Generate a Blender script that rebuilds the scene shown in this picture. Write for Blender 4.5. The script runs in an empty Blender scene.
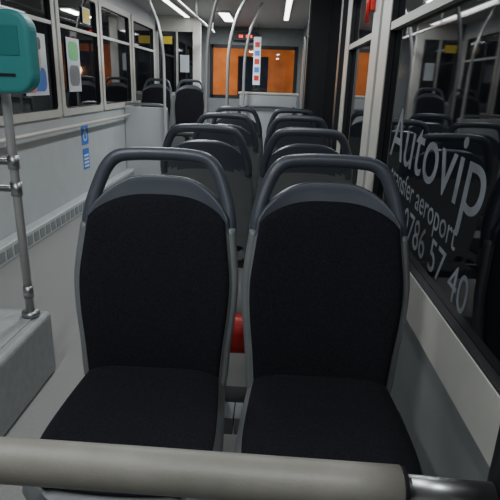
import bpy, bmesh, math
from mathutils import Vector, Matrix

scene = bpy.context.scene
COL = scene.collection

# ------------------------------------------------------------------ materials
def mat(name, col, rough=0.5, metal=0.0, noise=0.0, nscale=40, bump=0.0, bscale=300, emit=None, estr=0, spec=0.5):
    m = bpy.data.materials.new(name); m.use_nodes = True
    nt = m.node_tree; b = nt.nodes['Principled BSDF']
    b.inputs['Base Color'].default_value = (*col, 1)
    b.inputs['Roughness'].default_value = rough
    b.inputs['Metallic'].default_value = metal
    b.inputs['Specular IOR Level'].default_value = spec
    tc = nt.nodes.new('ShaderNodeTexCoord')
    if noise > 0:
        n = nt.nodes.new('ShaderNodeTexNoise'); n.inputs['Scale'].default_value = nscale
        n.inputs['Detail'].default_value = 6
        nt.links.new(tc.outputs['Object'], n.inputs['Vector'])
        r = nt.nodes.new('ShaderNodeValToRGB')
        r.color_ramp.elements[0].position = .3; r.color_ramp.elements[1].position = .7
        r.color_ramp.elements[0].color = (*[c*(1-noise) for c in col], 1)
        r.color_ramp.elements[1].color = (*[min(1, c*(1+noise)) for c in col], 1)
        nt.links.new(n.outputs['Fac'], r.inputs['Fac'])
        nt.links.new(r.outputs['Color'], b.inputs['Base Color'])
    if bump > 0:
        n2 = nt.nodes.new('ShaderNodeTexNoise'); n2.inputs['Scale'].default_value = bscale
        nt.links.new(tc.outputs['Object'], n2.inputs['Vector'])
        bp = nt.nodes.new('ShaderNodeBump'); bp.inputs['Strength'].default_value = bump
        bp.inputs['Distance'].default_value = .002
        nt.links.new(n2.outputs['Fac'], bp.inputs['Height'])
        nt.links.new(bp.outputs['Normal'], b.inputs['Normal'])
    if emit:
        b.inputs['Emission Color'].default_value = (*emit, 1)
        b.inputs['Emission Strength'].default_value = estr
    return m

M = {}
M['fabric'] = mat('seat_fabric', (.0115,.012,.0155), .95, noise=.5, nscale=260, bump=.6, bscale=900, spec=.2)
M['shell'] = mat('seat_shell_grey', (.145,.155,.158), .45, noise=.06, nscale=20, bump=.15, bscale=500)
M['darkpl'] = mat('handle_plastic', (.058,.066,.083), .38, bump=.15, bscale=600)
M['bar'] = mat('bar_plastic', (.175,.165,.140), .5, noise=.12, nscale=25, bump=.1, bscale=400)
M['steel'] = mat('brushed_steel', (.40,.40,.40), .38, 1.0)
M['framedark'] = mat('dark_frame_metal', (.08,.085,.09), .5, .3)
M['polegrey'] = mat('painted_pole', (.5,.5,.49), .35, .4)
M['black'] = mat('black_rubber', (.012,.012,.014), .5)
M['cream'] = mat('cream_frame', (.50,.49,.445), .45, noise=.05, nscale=8)
M['wallgrey'] = mat('wall_laminate', (.21,.225,.23), .5, noise=.06, nscale=12, bump=.2, bscale=350)
M['wallwhite'] = mat('wall_white', (.42,.44,.445), .45, noise=.04, nscale=6)
M['plat'] = mat('platform_grey', (.30,.31,.31), .55, noise=.08, nscale=30)
M['mat'] = mat('anti_slip_rubber', (.36,.37,.36), .6, noise=.12, nscale=120)
M['ceil'] = mat('ceiling_panel', (.42,.42,.41), .5)
M['glass'] = mat('night_glass', (.006,.007,.009), .03, spec=1.0)
M['red'] = mat('red_paint', (.5,.02,.015), .35)
M['teal'] = mat('teal_plastic', (.035,.25,.25), .5)
M['tealdk'] = mat('teal_screen', (.03,.20,.20), .3)
M['white'] = mat('white_vinyl', (.62,.66,.7), .6)
M['vinylgrey'] = mat('lettering_vinyl', (.165,.18,.20), .6, noise=.35, nscale=10)
M['blue'] = mat('blue_sticker', (.03,.16,.55), .5)
M['yellow'] = mat('yellow_sign', (.75,.55,.05), .5)
M['led'] = mat('led_diffuser', (.9,.9,.9), .5, emit=(.97,.98,1), estr=7)
M['redled'] = mat('red_led', (.3,.01,.01), .5, emit=(1,.05,.03), estr=3)
M['green'] = mat('poster_green', (.15,.5,.2), .6)
M['pink'] = mat('poster_pink', (.7,.25,.25), .6)
M['skin'] = mat('poster_tan', (.6,.42,.3), .6)
M['brick'] = mat('facade_orange', (.42,.21,.09), .8, noise=.4, nscale=2)
M['asph'] = mat('asphalt', (.04,.04,.04), .9, noise=.3)
M['floor'] = mat('floor_vinyl', (.25,.25,.238), .42, noise=.14, nscale=170)
g = bpy.data.materials.new('clear_glass'); g.use_nodes = True
nt = g.node_tree; nt.nodes.clear()
o = nt.nodes.new('ShaderNodeOutputMaterial'); mx = nt.nodes.new('ShaderNodeMixShader')
t = nt.nodes.new('ShaderNodeBsdfTransparent'); gl = nt.nodes.new('ShaderNodeBsdfGlossy'); gl.inputs['Roughness'].default_value = .02
fr = nt.nodes.new('ShaderNodeFresnel'); fr.inputs['IOR'].default_value = 1.45
nt.links.new(fr.outputs[0], mx.inputs[0]); nt.links.new(t.outputs[0], mx.inputs[1]); nt.links.new(gl.outputs[0], mx.inputs[2])
nt.links.new(mx.outputs[0], o.inputs[0]); M['clear'] = g

# ------------------------------------------------------------------ helpers
def empty(name, loc=(0,0,0), rotz=0):
    e = bpy.data.objects.new(name, None); e.empty_display_size = .1
    e.location = loc; e.rotation_euler = (0,0,rotz); COL.objects.link(e); return e

def add(name, bm, mats, parent=None, smooth=True, loc=(0,0,0)):
    bmesh.ops.recalc_face_normals(bm, faces=bm.faces)
    me = bpy.data.meshes.new(name); bm.to_mesh(me); bm.free()
    if not isinstance(mats, (list, tuple)): mats = [mats]
    for k in mats: me.materials.append(M[k])
    for p in me.polygons: p.use_smooth = smooth
    ob = bpy.data.objects.new(name, me); COL.objects.link(ob); ob.location = loc
    if parent: ob.parent = parent
    return ob

def bm_box(bm, x0,x1,y0,y1,z0,z1, mi=0):
    vs = [bm.verts.new(p) for p in [(x0,y0,z0),(x1,y0,z0),(x1,y1,z0),(x0,y1,z0),(x0,y0,z1),(x1,y0,z1),(x1,y1,z1),(x0,y1,z1)]]
    for f in [(0,3,2,1),(4,5,6,7),(0,1,5,4),(1,2,6,5),(2,3,7,6),(3,0,4,7)]:
        fc = bm.faces.new([vs[i] for i in f]); fc.material_index = mi

def box(name, b, k, parent=None, bev=0.0):
    bm = bmesh.new(); bm_box(bm, *b)
    ob = add(name, bm, k, parent, smooth=False)
    if bev:
        md = ob.modifiers.new('bev','BEVEL'); md.width = bev; md.segments = 3
    return ob

def boxes(name, bs, k, parent=None):
    bm = bmesh.new()
    for b in bs: bm_box(bm, *b)
    return add(name, bm, k, parent, smooth=False)

def catmull(pts, n=8):
    P = [Vector(p) for p in pts]; out = []
    P = [P[0]*2-P[1]] + P + [P[-1]*2-P[-2]]
    for i in range(1, len(P)-2):
        for j in range(n):
            t = j/n; a,b,c,d = P[i-1],P[i],P[i+1],P[i+2]
            out.append(.5*((2*b)+(c-a)*t+(2*a-5*b+4*c-d)*t*t+(3*b-a-3*c+d)*t**3))
    out.append(P[-2]); return out

def bm_tube(bm, pts, r, seg=14, smooth_path=True, flat=1.0, mi=0, n=8):
    P = catmull(pts, n) if smooth_path and len(pts) > 2 else [Vector(p) for p in pts]
    T = [(P[min(i+1,len(P)-1)]-P[max(i-1,0)]).normalized() for i in range(len(P))]
    ref = Vector((0,1,0)) if abs(T[0].y) < .8 else Vector((1,0,0))
    N = (ref - T[0]*ref.dot(T[0])).normalized(); rings = []
    for i,p in enumerate(P):
        N = (N - T[i]*N.dot(T[i])).normalized(); B = T[i].cross(N)
        rings.append([bm.verts.new(p + N*math.cos(2*math.pi*k/seg)*r*flat + B*math.sin(2*math.pi*k/seg)*r) for k in range(seg)])
    for i in range(len(rings)-1):
        for k in range(seg):
            f = bm.faces.new([rings[i][k], rings[i][(k+1)%seg], rings[i+1][(k+1)%seg], rings[i+1][k]]); f.material_index = mi
    bm.faces.new(rings[0]).material_index = mi; bm.faces.new(rings[-1][::-1]).material_index = mi

def tube(name, pts, r, k, parent=None, **kw):
    bm = bmesh.new(); bm_tube(bm, pts, r, **kw); ob = add(name, bm, k, parent)
    return ob

def interp(tab, z):
    xs = [a for a,_ in tab]; ys = [b for _,b in tab]
    if z <= xs[0]: return ys[0]
    if z >= xs[-1]: return ys[-1]
    for i in range(len(xs)-1):
        if xs[i] <= z <= xs[i+1]:
            t = (z-xs[i])/(xs[i+1]-xs[i]); h = xs[i+1]-xs[i]
            def sl(j):
                if j == 0: return (ys[1]-ys[0])/(xs[1]-xs[0])
                if j == len(xs)-1: return (ys[-1]-ys[-2])/(xs[-1]-xs[-2])
                return (ys[j+1]-ys[j-1])/(xs[j+1]-xs[j-1])
            m0, m1 = sl(i)*h, sl(i+1)*h
            return (2*t**3-3*t*t+1)*ys[i]+(t**3-2*t*t+t)*m0+(-2*t**3+3*t*t)*ys[i+1]+(t**3-t*t)*m1

# ------------------------------------------------------------------ seat
def lean(z):
    return .2*z - .014*math.sin(math.pi*max(0,min(1,z/.5)))

SW = [(-.05,.176),(0,.186),(.1,.193),(.2,.204),(.28,.207),(.36,.199),(.41,.193),(.45,.188),(.54,.155)]
FW = [(0,.175),(.1,.183),(.2,.194),(.28,.197),(.36,.188),(.41,.181),(.45,.175),(.50,.163)]
def back_surface(u, z, w, off):
    return Vector((u*w, lean(z) - .03*abs(u)**3*(w/.2) - off, z))

def make_seat_parts(parent):
    obs = []
    NX = 28
    bm = bmesh.new(); NZ = 34; rows = []
    for j in range(NZ+1):
        t = j/NZ; r=[]
        for i in range(NX+1):
            u = -1+2*i/NX
            zt = .435 + .098*max(0,1-abs(u)**3.4)**.75
            z = -.05 + t*(zt+.05)
            r.append(bm.verts.new(back_surface(u, z, interp(SW,z), 0)))
        rows.append(r)
    for j in range(NZ):
        for i in range(NX):
            f = bm.faces.new([rows[j][i],rows[j][i+1],rows[j+1][i+1],rows[j+1][i]])
            f.material_index = 1 if f.calc_center_median().z > .405 else 0
    ob = add('backrest_shell', bm, ['shell','darkpl'], parent)
    md = ob.modifiers.new('sol','SOLIDIFY'); md.thickness = .034; md.offset = 0
    md = ob.modifiers.new('bev','BEVEL'); md.width = .010; md.segments = 3; md.limit_method='ANGLE'; md.angle_limit = math.radians(50)
    obs.append(ob)
    # fabric pad
    bm = bmesh.new(); rows = []
    for j in range(NZ+1):
        t = j/NZ; r=[]
        for i in range(NX+1):
            u = -1+2*i/NX
            zt = .430 + .055*max(0,1-abs(u)**2.8)**.75
            z = .003 + t*(zt-.003)
            e = max(0, min(1-abs(u), (zt-z)/.2, (z+.02)/.2))
            puff = .014*(1-math.exp(-e*9))
            r.append(bm.verts.new(back_surface(u, z, interp(FW,z), .019+puff)))
        rows.append(r)
    for j in range(NZ):
        for i in range(NX): bm.faces.new([rows[j][i],rows[j][i+1],rows[j+1][i+1],rows[j+1][i]])
    ob = add('backrest_cushion', bm, 'fabric', parent)
    md = ob.modifiers.new('sol','SOLIDIFY'); md.thickness = .012; md.offset = 0
    obs.append(ob)
    # handle loop
    hp = [(-.189,.385),(-.189,.42),(-.181,.463),(-.165,.513),(-.145,.555),(-.116,.579),(-.06,.586),(0,.587)]
    hp = hp + [(-x,z) for x,z in hp[-2::-1]]
    pts = [(x, lean(z)-.02*(abs(x)/.2)**3+.004, z) for x,z in hp]
    ob = tube('grab_handle', pts, .018, 'darkpl', parent, seg=16); obs.append(ob)
    bm = bmesh.new()
    for s in (-1,1):
        pp = []
        for i in range(11):
            z = -.03+.44*i/10; w = interp(SW,z)
            pp.append((s*w, lean(z)-.03*(w/.2), z))
        bm_tube(bm, pp, .0125, seg=12, n=3)
    obs.append(add('side_bolsters', bm, 'shell', parent))
    # seat pan + cushion
    PW = [(0,.180),(.1,.190),(.2,.198),(.3,.202),(.38,.196),(.41,.184),(.43,.15)]
    for nm,inset,zo,th,mk in (('seat_pan',0.0,-.028,.04,'shell'),('seat_cushion',.014,0.0,.03,'fabric')):
        bm = bmesh.new(); rows=[]
        NY = 26
        for j in range(NY+1):
            d = -.03 + (.455-inset)*j/NY if inset==0 else -.01+(.425)*j/NY
            w = interp(PW, d/(1 if inset==0 else .96)) - inset; r=[]
            for i in range(NX+1):
                u = -1+2*i/NX
                z = zo + .018*math.cos(d/.43*math.pi*.9)*.3
                z -= .035*max(0,(d-.33)/.1)**2
                if inset: 
                    e = min(1-abs(u),(.42-d)/.2); z += .02*(1-math.exp(-max(e,0)*8)) - .010*(1-u*u)
                else: z += .018*abs(u)**8
                r.append(bm.verts.new((u*w,-d,z)))
            rows.append(r)
        for j in range(NY):
            for i in range(NX): bm.faces.new([rows[j][i],rows[j][i+1],rows[j+1][i+1],rows[j+1][i]])
        ob = add(nm, bm, mk, parent)
        md = ob.modifiers.new('sol','SOLIDIFY'); md.thickness = th; md.offset = 0
        md = ob.modifiers.new('bev','BEVEL'); md.width=.008; md.segments=3; md.limit_method='ANGLE'; md.angle_limit=math.radians(50)
        obs.append(ob)
    # under frame
    bm = bmesh.new()
    bm_box(bm,-.2225,.2225,-.34,-.28,-.105,-.055); bm_box(bm,-.2225,.2225,-.12,-.05,-.105,-.055)
    bm_box(bm,-.03,.03,-.33,-.06,-.12,-.085)
    bm_tube(bm,[(0,-.2,-.10),(0,-.2,-.43)],.03,smooth_path=False)
    bm_box(bm,-.10,.10,-.30,-.10,-.438,-.425)
    obs.append(add('pedestal_frame', bm, 'framedark', parent, smooth=False))
    return obs

proto = None
def seat(x, y, facing_cam=True, z=.438, name='passenger_seat'):
    global proto
    e = empty(name, (x,y,z), 0 if facing_cam else math.pi)
    if proto is None:
        proto = make_seat_parts(e)
    else:
        for p in proto:
            c = p.copy(); COL.objects.link(c); c.parent = e
    return e

XL, XR = -.292, .156
seat(XL, 1.215, True); seat(XR, 1.215, True)
for yy in (2.18, 3.10, 4.02):
    seat(XL, yy+.12, False); seat(XR, yy+.12, False)

box('podium_step', (-1.848,-.92,6.45,7.6,0,.2), 'wallgrey', bev=.01)
seat(-1.585, 6.95, True, z=.638); seat(-1.135, 6.95, True, z=.638)

# ------------------------------------------------------------------ room shell
X0, X1, Y0, Y1, H = -1.85, .45, -1.2, 9.5, 2.15
box('floor', (X0-.06,X1+.06,Y0-.06,Y1+.06,-.05,0), 'floor')
box('ceiling', (X0-.06,X1+.06,Y0-.06,Y1+.06,H,H+.05), 'ceil')
RW = [(-.75,2.28),(2.36,3.42)]
LW = [(-.9,2.6),(2.75,4.4),(4.46,5.5),(5.56,6.7),(6.8,8.0)]
def wall(name, xa, xb, wins, z0, z1, k):
    bs = [(xa,xb,Y0,Y1,0,z0),(xa,xb,Y0,Y1,z1,H)]
    y = Y0
    for a,b in wins:
        bs.append((xa,xb,y,a,z0,z1)); y = b
    bs.append((xa,xb,y,Y1,z0,z1))
    boxes(name, bs, k)
wall('wall_right', X1, X1+.06, RW, .56, 1.80, 'wallgrey')
wall('wall_left', X0-.06, X0, LW, .90, 1.98, 'wallwhite')
box('wall_rear', (X0,X1,Y0-.06,Y0,0,H), 'wallgrey')
boxes('wall_front', [(X0,X1,Y1,Y1+.06,0,.98),(X0,X1,Y1,Y1+.06,1.85,H),(X0,-1.15,Y1,Y1+.06,.98,1.85),(.35,X1,Y1,Y1+.06,.98,1.85)], 'wallgrey')

def rrect(y0,y1,z0,z1,r,n=6):
    out=[]
    for cy,cz,a0 in ((y1-r,z1-r,0),(y0+r,z1-r,90),(y0+r,z0+r,180),(y1-r,z0+r,270)):
        for i in range(n+1):
            a=math.radians(a0+90*i/n); out.append((cy+r*math.cos(a), cz+r*math.sin(a)))
    return out
def ring(bm, outer, inner, xa, xb, mi=0):
    n=len(outer)
    vo=[[bm.verts.new((x,p[0],p[1])) for p in outer] for x in (xa,xb)]
    vi=[[bm.verts.new((x,p[0],p[1])) for p in inner] for x in (xa,xb)]
    for i in range(n):
        j=(i+1)%n
        for q in ((vo[0][i],vo[0][j],vi[0][j],vi[0][i]),(vo[1][i],vi[1][i],vi[1][j],vo[1][j]),(vi[0][i],vi[0][j],vi[1][j],vi[1][i]),(vo[0][i],vo[1][i],vo[1][j],vo[0][j])):
            f=bm.faces.new(q); f.material_index=mi
def window(name, side, y0,y1,z0,z1, div, bb, bt, bs, r=.07):
    s = -1 if side=='R' else 1
    xi = X1 if side=='R' else X0
    e = empty(name, (xi, (y0+y1)/2, (z0+z1)/2))
    cy, cz = (y0+y1)/2,(z0+z1)/2
    a,b,c,d = y0-cy,y1-cy,z0-cz,z1-cz
    ov=.012
    bm=bmesh.new()
    ring(bm, rrect(a-ov,b+ov,c-ov,d+ov,.02), rrect(a+bs,b-bs,c+bb,d-bt,r), s*.018, -s*.008)
    add('frame', bm, 'cream', e, smooth=False)
    bm=bmesh.new()
    ring(bm, rrect(a+bs-.003,b-bs+.003,c+bb-.003,d-bt+.003,r), rrect(a+bs+.006,b-bs-.006,c+bb+.006,d-bt-.006,r-.006), s*.014, -s*.008)
    add('gasket', bm, 'black', e, smooth=False)
    if div:
        box('hopper_rail', tuple(sorted((s*.014,-s*.008)))+(a+bs,b-bs,div-cz-.014,div-cz+.014), 'cream', e)
    box('glass', tuple(sorted((-s*.009,-s*.017)))+(a+.002,b-.002,c+.002,d-.002), 'glass', e)
    return e
for i,(a,b) in enumerate(RW): window('window_%d'%(i+1),'R',a,b,.56,1.80,1.44,.125,.05,.15,.10)
for i,(a,b) in enumerate(LW): window('window_%d'%(i+3),'L',a,b,.90,1.98,1.63,.05,.05,.05,.04)

# windshield
e = empty('window_8', (-.4,Y1+.03,1.41))
bmx=bmesh.new()
bm_box(bmx,-.75,.75,-.01,.01,-.43,.435); add('glass',bmx,'clear',e,smooth=False)
boxes('frame',[(-.75,.75,-.045,-.03,-.45,-.40),(-.75,.75,-.045,-.03,.39,.45),(-.78,-.72,-.045,-.03,-.45,.45),(.72,.78,-.045,-.03,-.45,.45),(.0,.04,-.045,-.03,-.45,.45)],'black',e)
boxes('street_facade',[(-6,5,14,14.3,-.6,.9),(-6,5,14,14.3,1.9,2.4),(-6,5,14,14.3,3.2,5),(-6,-3.4,14,14.3,.9,1.9),(-2.2,-1.0,14,14.3,.9,1.9),(-.2,1.0,14,14.3,.9,1.9),(1.9,5,14,14.3,.9,1.9),(-6,-2,14,14.3,2.4,3.2),(-.9,5,14,14.3,2.4,3.2)],'brick')
box('street_ground',(-8,7,9.6,14.3,-.7,-.6),'asph')
def light(name,typ,loc,power,col,size=None,sizey=None,rot=(0,0,0)):
    l=bpy.data.lights.new(name,typ); l.energy=power; l.color=col
    if typ=='AREA':
        l.shape='RECTANGLE'; l.size=size; l.size_y=sizey
    else: l.shadow_soft_size=.15
    o=bpy.data.objects.new(name,l); o.location=loc; o.rotation_euler=rot; COL.objects.link(o); return o
light('street_lamp_light','POINT',(-1.8,12.6,1.6),120,(1,.52,.24))
light('street_lamp_light.001','POINT',(1.2,12.8,1.4),50,(1,.48,.2))

# heater duct + rail on left wall
e = empty('floor_heater',(X0,4.9,0))
box('cover',(0.001,.10,-2.9,1.5,0,.13),'wallwhite',e,bev=.012)
bm=bmesh.new()
for i in range(42): bm_box(bm,.098,.104,-2.8+i*.101,-2.8+i*.101+.07,.03,.10)
add('vents',bm,'wallgrey',e,smooth=False)
e = empty('side_handrail',(X0+.07,3,.80))
tube('rail',[(0,-2.5,0),(0,3.3,0)],.016,'cream',e,smooth_path=False)
for i in range(5): tube('bracket_%d'%(i+1),[(0,-2.3+i*1.35,0),(-.07,-2.3+i*1.35,-.01)],.009,'steel',e,smooth_path=False)
box('trim_1',(X1-.012,X1,Y0,3.5,0,.10),'black')

# stickers on wall left
e=empty('wheelchair_sticker',(X0+.002,4.95,.68))
box('sheet',(0,.002,-.09,.09,-.09,.09),'blue',e)
bm=bmesh.new(); ring(bm,rrect(-.05,.05,-.06,.04,.049),rrect(-.035,.035,-.045,.025,.034),.002,.003); bm_box(bm,.002,.003,-.01,.01,0,.07)
add('symbol',bm,'white',e)
e=empty('notice_sticker',(X0+.002,4.95,.45))
box('sheet',(0,.002,-.08,.08,-.10,.10),'blue',e); boxes('text_block',[(.002,.003,-.06,.06,-.08+i*.035,-.062+i*.035) for i in range(4)],'white',e)

def poster(name,y,z,w,h,parts,base='white'):
    e=empty(name,(X0+.0,y,z)); box('sheet',(.001,.004,-w/2,w/2,-h/2,h/2),base,e)
    for i,(a,b,c,d,k) in enumerate(parts):
        bm=bmesh.new(); ring_pts=rrect(a,b,c,d,min(b-a,d-c)*.35)
        bm.faces.new([bm.verts.new((.005+.0006*i,p[0],p[1])) for p in ring_pts]); add('print_%d'%(i+1),bm,k,e,smooth=False)
poster('advert_poster',4.02,1.30,.40,.46,[(-.17,.17,-.2,-.02,'blue'),(-.1,.09,-.06,.15,'skin'),(-.12,.11,.11,.2,'black'),(-.17,-.02,-.21,-.1,'pink')])
poster('route_poster',4.80,1.32,.30,.46,[(-.12,.12,.04,.2,'green'),(-.12,.12,-.18,-.0,'wallgrey')])
poster('warning_sticker',5.2,1.78,.2,.14,[(-.09,.09,-.06,.06,'yellow')])

# platform near left with pole + validator
box('wheel_arch_platform',(X0+.002,-.89,Y0+.005,1.87,0,.285),'plat',bev=.02)
box('anti_slip_mat',(X0+.03,-.93,Y0+.03,1.83,.285,.290),'mat')
e=empty('validator_pole',(-.945,1.80,.29))
tube('pole',[(0,0,0),(0,0,H-.29)],.0165,'polegrey',e,smooth_path=False)
tube('base_flange',[(0,0,0),(0,0,.02)],.035,'steel',e,smooth_path=False)
for i,z in enumerate((.62,.52)):
    tube('rail_%d'%(i+1),[(0,0,z),(-.86,0,z)],.012,'steel',e,smooth_path=False)
    tube('clamp_%d'%(i+1),[(0,0,z-.025),(0,0,z+.025)],.021,'steel',e,smooth_path=False)
tube('clamp_3',[(0,0,.08),(0,0,.13)],.020,'steel',e,smooth_path=False)
e=empty('ticket_validator',(-.868,1.735,1.282))
bm=bmesh.new()
P=rrect(-.09,.08,-.128,.128,.062,8)
A=[bm.verts.new((p[0],-.05,p[1])) for p in P]; B=[bm.verts.new((p[0],.02,p[1])) for p in P]
bm.faces.new(A); bm.faces.new(B[::-1])
for i in range(len(P)): bm.faces.new([A[i],B[i],B[(i+1)%len(P)],A[(i+1)%len(P)]])
ob=add('body',bm,'teal',e,smooth=False); md=ob.modifiers.new('b','BEVEL'); md.width=.014; md.segments=4; md.limit_method='ANGLE'; md.angle_limit=math.radians(50)
ob=box('screen',(-.055,.045,-.053,-.048,-.01,.08),'tealdk',e,bev=.002)
box('card_slot',(-.035,.025,-.052,-.046,-.075,-.065),'black',e)
box('bracket',(-.06,-.02,.02,.045,-.05,.05),'black',e)

# foreground grab bar and black post
e=empty('grab_bar',(0,.33,.9045))
tube('padded_bar',[(-.95,0,.000),(-.5,0,.002),(-.2,0,.002),(.116,0,-.002)],.0182,'bar',e,seg=24)
tube('end_collar',[(.110,0,-.002),(.120,0,-.002)],.0172,'black',e,seg=24,smooth_path=False)
tube('metal_end',[(.116,0,.001),(.190,0,-.002)],.0095,'steel',e,seg=20,smooth_path=False)
tube('support_post',[(-.87,0,.002),(-.87,0,-.62)],.0165,'polegrey',e,smooth_path=False)
e=empty('black_stanchion',(.213,.34,0))
tube('post',[(0,0,0),(0,0,H)],.021,'black',e,smooth_path=False)
tube('foot_flange',[(0,0,0),(0,0,.012)],.045,'black',e,smooth_path=False)

# fire extinguisher lying in a floor bracket behind the first seats
e=empty('fire_extinguisher',(-.04,1.72,0))
bm=bmesh.new(); prof=[(.06,-.22),(.075,-.20),(.075,.12),(.06,.17),(.03,.20),(.02,.22)]
rings=[]
for r,x in prof: rings.append([bm.verts.new((x,r*math.cos(a*math.pi/12),.30+r*math.sin(a*math.pi/12))) for a in range(24)])
for j in range(len(rings)-1):
    for k in range(24): bm.faces.new([rings[j][k],rings[j][(k+1)%24],rings[j+1][(k+1)%24],rings[j+1][k]])
bm.faces.new(rings[0]); bm.faces.new(rings[-1]); add('cylinder_body',bm,'red',e)
box('valve_head',(.21,.25,-.018,.018,.28,.32),'black',e,bev=.004)
box('lever',(.22,.232,-.012,.012,.32,.375),'red',e)
tube('hose',[(.24,.0,.295),(.26,-.05,.255),(.18,-.09,.235),(.05,-.088,.245)],.009,'black',e)
boxes('floor_bracket',[(-.15,-.12,-.06,.06,0,.24),(.06,.09,-.06,.06,0,.24),(-.17,.11,-.08,.08,0,.01)],'framedark',e)
boxes('strap',[(-.15,-.13,-.078,.078,.222,.379)],'white',e)

# partition panel left
e=empty('partition_panel',(-1.58,6.35,0))
box('panel',(-.266,.27,-.015,.015,.0,.90),'wallwhite',e,bev=.008)
tube('top_rail',[(-.26,0,.93),(.16,0,.93),(.25,0,.88),(.27,0,.7),(.27,0,0)],.016,'steel',e)
def stanchion(x,y,dx,dy=0,z0=0):
    e=empty('grab_pole',(x,y,z0))
    tube('pole',[(0,0,0),(0,0,.6),(0,0,1.2-z0),(dx*.05,dy*.05,1.55-z0),(dx*.35,dy*.35,1.85-z0),(dx*.8,dy*.8,2.05-z0),(dx,dy,H-z0)],.0175,'polegrey',e)
    tube('foot_flange',[(0,0,0),(0,0,.012)],.04,'steel',e,smooth_path=False)
stanchion(-1.33,6.28,-.18)
stanchion(-.58,4.45,.22)
stanchion(-.52,5.75,.22)
stanchion(-.40,6.7,.2)
e=empty('ceiling_handrail',(-.95,4.5,1.93))
tube('rail',[(0,-3,.0),(0,3.6,.0)],.016,'polegrey',e,smooth_path=False)
for i in range(5): tube('hanger_%d'%(i+1),[(0,-2.8+i*1.55,0),(0,-2.8+i*1.55,H-1.93)],.01,'polegrey',e,smooth_path=False)

# front partition behind seats
e=empty('dash_partition',(-.1,6.9,0))
box('panel',(-.36,.40,-.02,.02,.0,1.08),'wallwhite',e,bev=.01)
box('ledge',(-.38,.42,-.03,.20,1.08,1.11),'cream',e,bev=.01)
tube('guard_rail',[(-.36,-.06,.0),(-.36,-.06,.85),(-.30,-.06,.92),(.30,-.06,.92),(.36,-.06,.85),(.36,-.06,0)],.016,'darkpl',e)
# driver's cab
e=empty('driver_cab',(-1.5,8.2,0))
box('lower_panel',(-.35,.28,-.02,.02,0,1.0),'wallgrey',e)
box('cab_glass',(-.33,.26,-.008,.008,1.0,1.95),'glass',e)
boxes('cab_frame',[(-.348,-.31,-.022,.022,1.0,H),(.22,.34,-.03,.03,0,H),(-.348,.28,-.022,.022,1.93,H),(-.348,.28,-.022,.022,1.0,1.05),(-.04,-.01,-.022,.022,1.0,1.95)],'cream',e)
box('yellow_label',(-.28,-.1,-.012,-.008,1.75,1.86),'yellow',e)
box('notice',(.02,.16,-.012,-.008,1.35,1.6),'white',e)
e=empty('led_display',(-.55,9.40,1.99))
box('housing',(-.22,.22,-.04,.04,-.07,.07),'black',e,bev=.01)
bm=bmesh.new()
for i in range(6):
    if i==2: continue
    bm_box(bm,-.11+i*.04,-.11+i*.04+.026,-.045,-.040,-.022,.022)
add('digits',bm,'redled',e,smooth=False)
e=empty('info_banner',(-.32,8.9,1.55))
box('sheet',(-.06,.06,-.005,.005,-.35,.40),'white',e)
for i in range(5): box('pictogram_%d'%(i+1),(-.04,.04,-.008,-.005,-.28+i*.13,-.2+i*.13),'blue' if i%2 else 'red',e)
tube('cord',[(0,0,.40),(0,0,.60)],.003,'black',e,smooth_path=False)

# right dark door area
e=empty('door_1',(X1,5.9,0))
boxes('leaf_frame',[(-.03,0,-2.3,-2.2,.0,2.0),(-.03,0,1.2,1.3,0,2.0),(-.03,0,-2.3,1.3,1.95,2.05),(-.03,0,-.55,-.45,0,2.0)],'black',e)
box('leaf_glass',(-.02,-.005,-2.25,1.25,.05,1.97),'glass',e)
e=empty('door_pillar',(.36,4.62,0))
box('column',(-.10,.085,-.04,.04,0,H),'black',e,bev=.015)
tube('pillar_rail',[(-.12,-.06,.75),(-.12,-.09,.85),(-.12,-.09,1.5),(-.12,-.06,1.6)],.013,'polegrey',e)
e=empty('emergency_hammer',(X1-.02,2.50,1.60))
box('holder',(-.02,.0,-.025,.025,-.06,.05),'red',e,bev=.004)
tube('handle',[(-.028,0,-.11),(-.028,0,.04)],.009,'red',e,smooth_path=False)
tube('head',[(-.028,-.03,.05),(-.028,.03,.05)],.01,'red',e,smooth_path=False)

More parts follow.
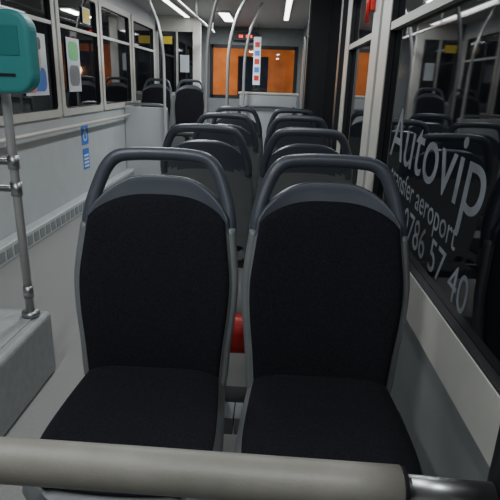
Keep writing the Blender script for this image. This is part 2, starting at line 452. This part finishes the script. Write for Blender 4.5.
def glass_text(name, txt, y, z, size, shear=0.0, sx=1.0, rot=0.0):
    cu=bpy.data.curves.new(name,'FONT'); cu.body=txt; cu.size=size; cu.shear=shear; cu.extrude=.0003
    ob=bpy.data.objects.new(name+'_tmp',cu); COL.objects.link(ob)
    dg=bpy.context.evaluated_depsgraph_get(); me=bpy.data.meshes.new_from_object(ob.evaluated_get(dg))
    bpy.data.objects.remove(ob)
    me.materials.clear(); me.materials.append(M['vinylgrey'])
    o=bpy.data.objects.new(name,me); COL.objects.link(o)
    R=Matrix(((0,0,-1),(-1,0,0),(0,1,0))).to_4x4()
    o.matrix_world=Matrix.Translation((X1+.0085,y,z)) @ R @ Matrix.Rotation(math.radians(rot),4,'Z') @ Matrix.Diagonal((sx,1,1,1))
    return o
glass_text('window_lettering','Autovip',1.99,.97,.26,.1,1.1,-2)
glass_text('window_lettering.001','transfer aeroport',1.93,.875,.105,.0,1.0,-3)
glass_text('window_lettering.002','0786 57 40',1.68,.745,.135,.0,1.0,-3)

# ------------------------------------------------------------------ lights
CL=(.92,.97,1)
for i,y in enumerate((.4,3.2,5.6,8.0)):
    e=empty('ceiling_lamp',(-.75,y,H))
    box('housing',(-.09,.09,-.5,.5,-.025,0),'ceil',e,bev=.006)
    box('diffuser',(-.07,.07,-.47,.47,-.031,-.0255),'led',e)
    light('ceiling_lamp_light','AREA',(-.75,y,H-.04),(14,15,30,38)[i],CL,.14,.94)
for i,y in enumerate((-.3,2.2)):
    e=empty('ceiling_lamp',(.05,y,H))
    box('housing',(-.06,.06,-.3,.3,-.025,0),'ceil',e,bev=.006)
    box('diffuser',(-.045,.045,-.27,.27,-.031,-.0255),'led',e)
    light('ceiling_lamp_light','AREA',(.05,y,H-.04),(11,8)[i],CL,.09,.54)
for x in (-1.35,.12):
    e=empty('ceiling_strip_light',(x,6.9,H))
    box('housing',(-.045,.045,-1.25,1.25,-.025,0),'ceil',e,bev=.006)
    box('diffuser',(-.03,.03,-1.2,1.2,-.031,-.0255),'led',e)
w=bpy.data.worlds.new('World'); scene.world=w; w.use_nodes=True
w.node_tree.nodes['Background'].inputs[0].default_value=(.02,.025,.04,1)
w.node_tree.nodes['Background'].inputs[1].default_value=.4

# ------------------------------------------------------------------ camera
cam=bpy.data.cameras.new('Camera'); cam.sensor_width=36; cam.lens=36; cam.clip_start=.01
co=bpy.data.objects.new('Camera',cam); COL.objects.link(co); scene.camera=co
p=math.radians(18.35); psi=math.radians(2.09); r=math.radians(2.0)
F=Vector((-math.sin(psi)*math.cos(p),math.cos(psi)*math.cos(p),-math.sin(p)))
R0=Vector((math.cos(psi),math.sin(psi),0)); U0=R0.cross(F)
R=R0*math.cos(r)+U0*math.sin(r); U=-R0*math.sin(r)+U0*math.cos(r)
mw=Matrix((R,U,-F)).transposed().to_4x4(); mw.translation=(0,0,1.21); co.matrix_world=mw
